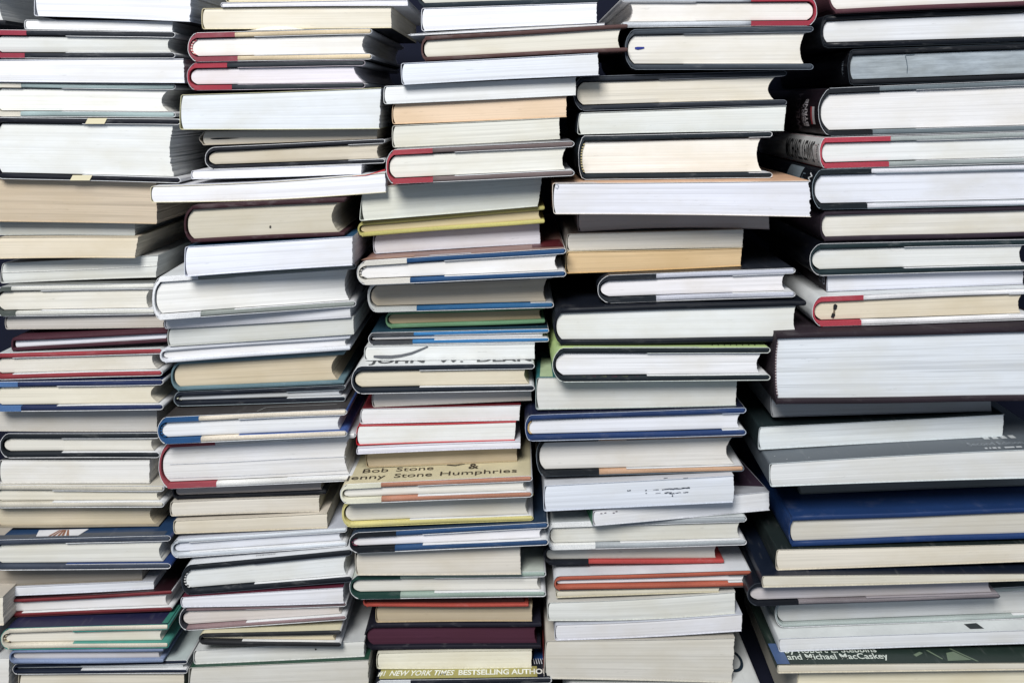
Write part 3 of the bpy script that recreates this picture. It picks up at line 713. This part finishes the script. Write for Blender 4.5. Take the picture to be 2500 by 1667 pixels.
b = STK['m210']; mark(b, [(660, 550), (662, 552), (661, 557), (657, 556), (658, 552)], (60, 56, 50))
b = STK['w212']
top_patch(b, [(505, .0012), (760, .0012), (768, .012), (530, .012)], (140, 144, 152))
top_patch(b, [(480, .0006), (700, .0006), (690, .004), (505, .006)], (30, 34, 40), 'printed_picture', .0004)
b = STK['b218']; top_patch(b, [(624, .003), (625.5, .003), (640, .013), (638, .013)], (180, 184, 184), 'printed_rule', .0003)
top_patch(b, [(640, .013), (815, .013), (815, .0136), (640, .0136)], (180, 184, 184), 'printed_rule', .0003)
b = STK['r219']
stroke(b, [(415, 1133), (560, 1127), (700, 1119), (845, 1113)], 1.4, (196, 198, 204), 'signature_gap')
stroke(b, [(412, 1166), (560, 1161), (700, 1154), (846, 1145)], 1.0, (206, 208, 212), 'signature_gap')
b = STK['t224']; top_text(b, 'E Y E W I T N E S S', 622, 668, .004, .0065, (60, 60, 64))
b = STK['p228']; mark(b, [(768, 1583), (772, 1583), (773, 1586), (769, 1587)], (20, 20, 24))
b = STK['b312']
top_patch(b, [(880, .002), (1010, .002), (1010, .014), (890, .014)], (178, 132, 110), 'printed_picture')
top_patch(b, [(1045, .0012), (1150, .0012), (1150, .005), (1050, .005)], (206, 206, 220), 'printed_picture')
top_patch(b, [(1300, .012), (1378, .008), (1372, .05), (1300, .05)], (92, 22, 30), 'printed_picture')
b = STK['sw']
pts = [(912, 870), (930, 871), (955, 871), (980, 868), (1005, 862), (1025, 854), (1045, 845.5)]
stroke(b, pts, [5, 8, 7.5, 6.5, 6, 5, 3], (96, 100, 106))
b = STK['jd']
top_text(b, 'JOHN  W.  DEAN', 898, 1298, .0065, .021, (40, 44, 50), .02)
b = STK['bs']
top_text(b, 'Jenny', 836, 936, .0080, .0165, (52, 44, 38)); top_text(b, 'Stone', 958, 1052, .0080, .0165, (52, 44, 38))
top_text(b, 'Humphries', 1072, 1262, .0080, .0165, (52, 44, 38))
top_text(b, 'Bob', 874, 938, .0215, .0300, (52, 44, 38)); top_text(b, 'Stone', 958, 1052, .0215, .0300, (52, 44, 38))
top_patch(b, [(1084, .030), (1106, .0275), (1106, .0295), (1084, .032)], (52, 44, 38), 'lettering', .0003, 3); top_patch(b, [(1106, .0275), (1130, .031), (1130, .032), (1106, .0295)], (52, 44, 38), 'lettering', .0003, 3)
top_text(b, '&', 1140, 1166, .0200, .0310, (52, 44, 38), .01)
b = STK['ny']
top_patch(b, [(925, .0015), (1312, .0015), (1312, .0165), (925, .0165)], (172, 164, 74), 'printed_band', .0002)
top_text(b, '#1', 920, 938, .0055, .0125, (226, 228, 220), .02, .2)
top_text(b, 'NEW YORK TIMES', 948, 1108, .0055, .0125, (226, 228, 220), .02, .3)
top_text(b, 'BESTSELLING AUTHOR', 1118, 1340, .0055, .0125, (226, 228, 220), .03)
top_patch(b, [(1304, .026), (1345, .026), (1345, .045), (1308, .045)], (20, 80, 150), 'printed_picture', .0003, 2)
for i in range(6): top_patch(b, [(1306 + i * 6, .019), (1308 + i * 6, .019), (1305 + i * 6, .027), (1303 + i * 6, .027)], (210, 216, 224), 'printed_picture', .0005, 1)
b = STK['pen']; stroke(b, [(1550, 118), (1556, 118.5), (1564, 118), (1573, 117)], [4, 7, 6, 3.5], (16, 40, 130))
b = STK['or45']; stroke(b, [(1356, 458), (1361, 461), (1364, 453), (1357, 449)], 1.6, (160, 166, 180))
top_patch(b, [(1352, .0008), (1460, .0008), (1450, .006), (1358, .006)], (232, 232, 240), 'worn_patch')
spine_patch(b, .004, .012, .2, .75, (96, 50, 24), 'spine_print', .0012)
b = STK['lime']
top_patch(b, [(1400, .0006), (1700, .0006), (1720, .002), (1400, .002)], (226, 234, 226), 'printed_band')
for i in range(8): top_patch(b, [(1740 + i * 15, .005), (1743 + i * 15, .005), (1746 + i * 15, .009), (1744 + i * 15, .009)], (60, 76, 40), 'printed_letter', .0004, 1)
for i in range(7):
    x = 1382 + i * 26; stroke(b, [(x, 920.5 + .3 * i * -.2), (x + 21, 920 - .06 * i)], 2.2, [(170, 40, 80), (200, 206, 120)][i % 2], 'printed_band', .0020)
b = STK['teal']; top_patch(b, [(1318, .002), (1350, .002), (1350, .06), (1326, .06)], (182, 206, 160), 'printed_band')
b = STK['smudge']
for (x, y, l, w_) in ((1531, 1197, 9, 2.2), (1575, 1196, 4, 2), (1594, 1195, 14, 1.2), (1616, 1194, 22, 1.8), (1636, 1193, 18, 2.4), (1650, 1192, 32, 2.0),
                      (1664, 1191, 20, 2.6), (1576, 1203, 3, 2), (1600, 1203, 12, 1.0), (1622, 1202, 18, 2.2), (1634, 1204, 12, 2.8), (1648, 1202, 14, 1.6), (1668, 1201, 12, 1.6),
                      (1620, 1166.5, 10, 1.6), (1668, 1166, 12, 1.4), (1640, 1209, 3, 4)):
    pts = [(x + l * k / 5, y - l * k / 60 + rnd.uniform(-.7, .7)) for k in range(6)]
    stroke(b, pts, [w_ * rnd.uniform(.5, 1.2) for _ in range(6)], (64, 70, 84))
b = STK['grn']
spine_patch(b, 0, .16, .02, .98, (30, 130, 84), 'spine_print', .0005)
top_patch(b, [(1500, .004), (1590, .003), (1580, .012), (1490, .012)], (160, 40, 70))
top_patch(b, [(1700, .03), (1876, .01), (1876, .14), (1700, .14)], (56, 40, 58))
for (x, y) in ((1466, 1254), (1476, 1253), (1497, 1254), (1504, 1251)): stroke(b, [(x, y), (x + 5, y - .5)], 2, (110, 100, 110))
b = STK['thk']; spine_patch(b, .0012, .19, .02, .98, (176, 44, 34), 'spine_print', .0009)
b = STK['ink']
stroke(b, [(2036, 743), (2039, 746), (2038, 752), (2036, 756)], [6, 10, 9, 5], (20, 20, 26))
stroke(b, [(2036, 756), (2036, 762), (2035, 766)], [4, 5, 6], (110, 96, 80)); stroke(b, [(2035, 764), (2034, 769), (2031, 775)], [7, 9, 7], (20, 20, 26))
b = STK['sil']; stroke(b, [(2208, 137), (2211, 150), (2213, 165), (2212, 179)], 1.6, (70, 84, 96), 'page_nick')
stroke(b, [(2209, 136), (2222, 135), (2230, 134)], 1.4, (80, 94, 104), 'page_nick')
spine_text(b, 'SYBEX', .012, .016, .2, .8, (120, 130, 140), across=True)
b = STK['we']
spine_patch(b, .010, .020, .25, .62, (190, 190, 194), 'spine_label', .0008)
spine_patch(b, .017, .0215, .25, .62, (176, 30, 44), 'spine_label', .0010)
spine_text(b, 'BYRNE', .032, .041, .2, .78, (214, 210, 216), .02, across=True, up=.0009)
spine_text(b, 'JOHN A.', .042, .049, .18, .72, (196, 190, 196), .02, across=True, up=.0009)
spine_text(b, 'WITH', .048, .053, .2, .6, (120, 110, 116), across=True, up=.0009)
spine_text(b, 'WELCH', .058, .072, .1, .9, (110, 100, 108), across=True, up=.0009)
b = STK['ml']
spine_text(b, 'MICHAEL LEWIS', .112, .017, .16, .86, (14, 18, 24), .004, up=.0010)
spine_text(b, 'NORTON', .004, .0075, .2, .78, (40, 40, 46), .01, across=True, up=.0010)
for y0, y1, t0, t1 in ((.009, .0095, .25, .75), (.0135, .014, .25, .75), (.009, .014, .25, .27), (.009, .014, .73, .75)):
    spine_patch(b, y0, y1, t0, t1, (170, 130, 130), 'printed_frame', .0009)
b = STK['w55']
spine_patch(b, .040, .085, .35, .97, (120, 136, 148), 'spine_label', .0008)
spine_text(b, 'W', .004, .014, .62, .9, (220, 224, 228), .01, across=True, up=.001)
spine_text(b, 'STI', .026, .034, .5, .85, (90, 104, 116), across=True, up=.001)
b = STK['gi']; spine_text(b, 'Gi', .004, .012, .35, .85, (170, 174, 184), .02, across=True, up=.0002); spine_text(b, 'D', .015, .022, .4, .8, (130, 132, 142), .02, across=True, up=.0002)
b = STK['dict']
bm = bmesh.new()
for r0, r1 in ((.0016, .0026), (.0034, .0044)):
    for k in range(24):
        a0, a1 = 2 * math.pi * k / 24, 2 * math.pi * (k + 1) / 24
        bm.faces.new([bm.verts.new((-.0003 + .0008, .052 + r * math.cos(a), .012 + r * math.sin(a))) for r, a in ((r0, a0), (r1, a0), (r1, a1), (r0, a1))])
for v in bm.verts: v.co.x = -.0006
link_mesh('gilt_emblem', bm, flat((150, 140, 130)), b.root)
b = STK['sec']
top_text(b, 'Second Edition', 2385, 2520, .012, .019, (150, 158, 166)); [top_patch(b, [(x, .0042), (x + l, .0042), (x + l + 1, .0072), (x + 1, .0072)], (206, 212, 218), 'printed_letter', .0003, 1) for x, l in ((2414, 6), (2425, 4), (2433, 9), (2446, 6), (2462, 24), (2490, 14))]
for x, dd in ((1925, .006), (1980, .006), (1900, .014)): top_patch(b, [(x, dd), (x + 3, dd), (x + 3, dd + .001), (x, dd + .001)], (190, 196, 200), 'scuff', .0003, 1)
for i in range(4): top_patch(b, [(2440 + i * 22, .025), (2454 + i * 22, .025), (2454 + i * 22, .032), (2440 + i * 22, .032)], (196, 202, 206), 'printed_letter', .0003, 1)
b = STK['wcov']; top_patch(b, [(2376, .004), (2410, .004), (2402, .0125), (2370, .0115)], (40, 46, 52))
b = STK['steb']
top_text(b, 'and Michael MacCaskey', 1930, 2180, .0068, .0145, (206, 214, 206), .015)
top_text(b, 'by Robert L. Stebbins', 1930, 2160, .0160, .0235, (206, 214, 206), .015)
top_patch(b, [(1898, .001), (1930, .001), (1925, .03), (1896, .03)], (70, 100, 150), 'printed_picture')
for q in ([(2250, .009), (2272, .014), (2266, .016), (2246, .012)], [(2290, .018), (2312, .006), (2309, .005), (2284, .018)], [(2350, .02), (2395, .002), (2389, .002), (2344, .02)], [(2320, .003), (2380, .004), (2350, .016), (2330, .014)]):
    top_patch(b, q, (110, 130, 104))
b = STK['ring']
bm = bmesh.new(); R0 = []
for k in range(28):
    a = 2 * math.pi * k / 28
    R0.append([bm.verts.new(top_pt(b, 1808 + (21 if j else 28) * math.cos(a), .034 + (.013 if j else .017) * math.sin(a), .0006)) for j in (0, 1)])
for k in range(28): bm.faces.new([R0[k][0], R0[(k + 1) % 28][0], R0[(k + 1) % 28][1], R0[k][1]])
link_mesh('printed_ring', bm, gloss((36, 56, 72)), b.root)
# a curled sheet lifting under the cream paperback
b = STK['curl']; bm = bmesh.new(); R0 = []
for k in range(25):
    q = k / 24; x = 585 + 180 * q
    h = .0034 * math.sin(math.pi * min(1, q * 1.02)) ** 2 * (1 if q < .72 else .9)
    R0.append([bm.verts.new(top_pt(b, x, .0002 + dd, hh * h + .0003)) for dd, hh in ((0, 0), (.0012, .55), (.003, 1), (.012, .8))])
for k in range(24):
    for j in range(3): bm.faces.new([R0[k][j], R0[k + 1][j], R0[k + 1][j + 1], R0[k][j + 1]])
link_mesh('curled_flap', bm, flat((232, 226, 214)), b.root, smooth=True)
# labels must tell books apart
seen = {}
for b in BOOKS:
    if b.label in seen: print('DUP', b.label)
    seen[b.label] = 1
print('books', len(BOOKS))
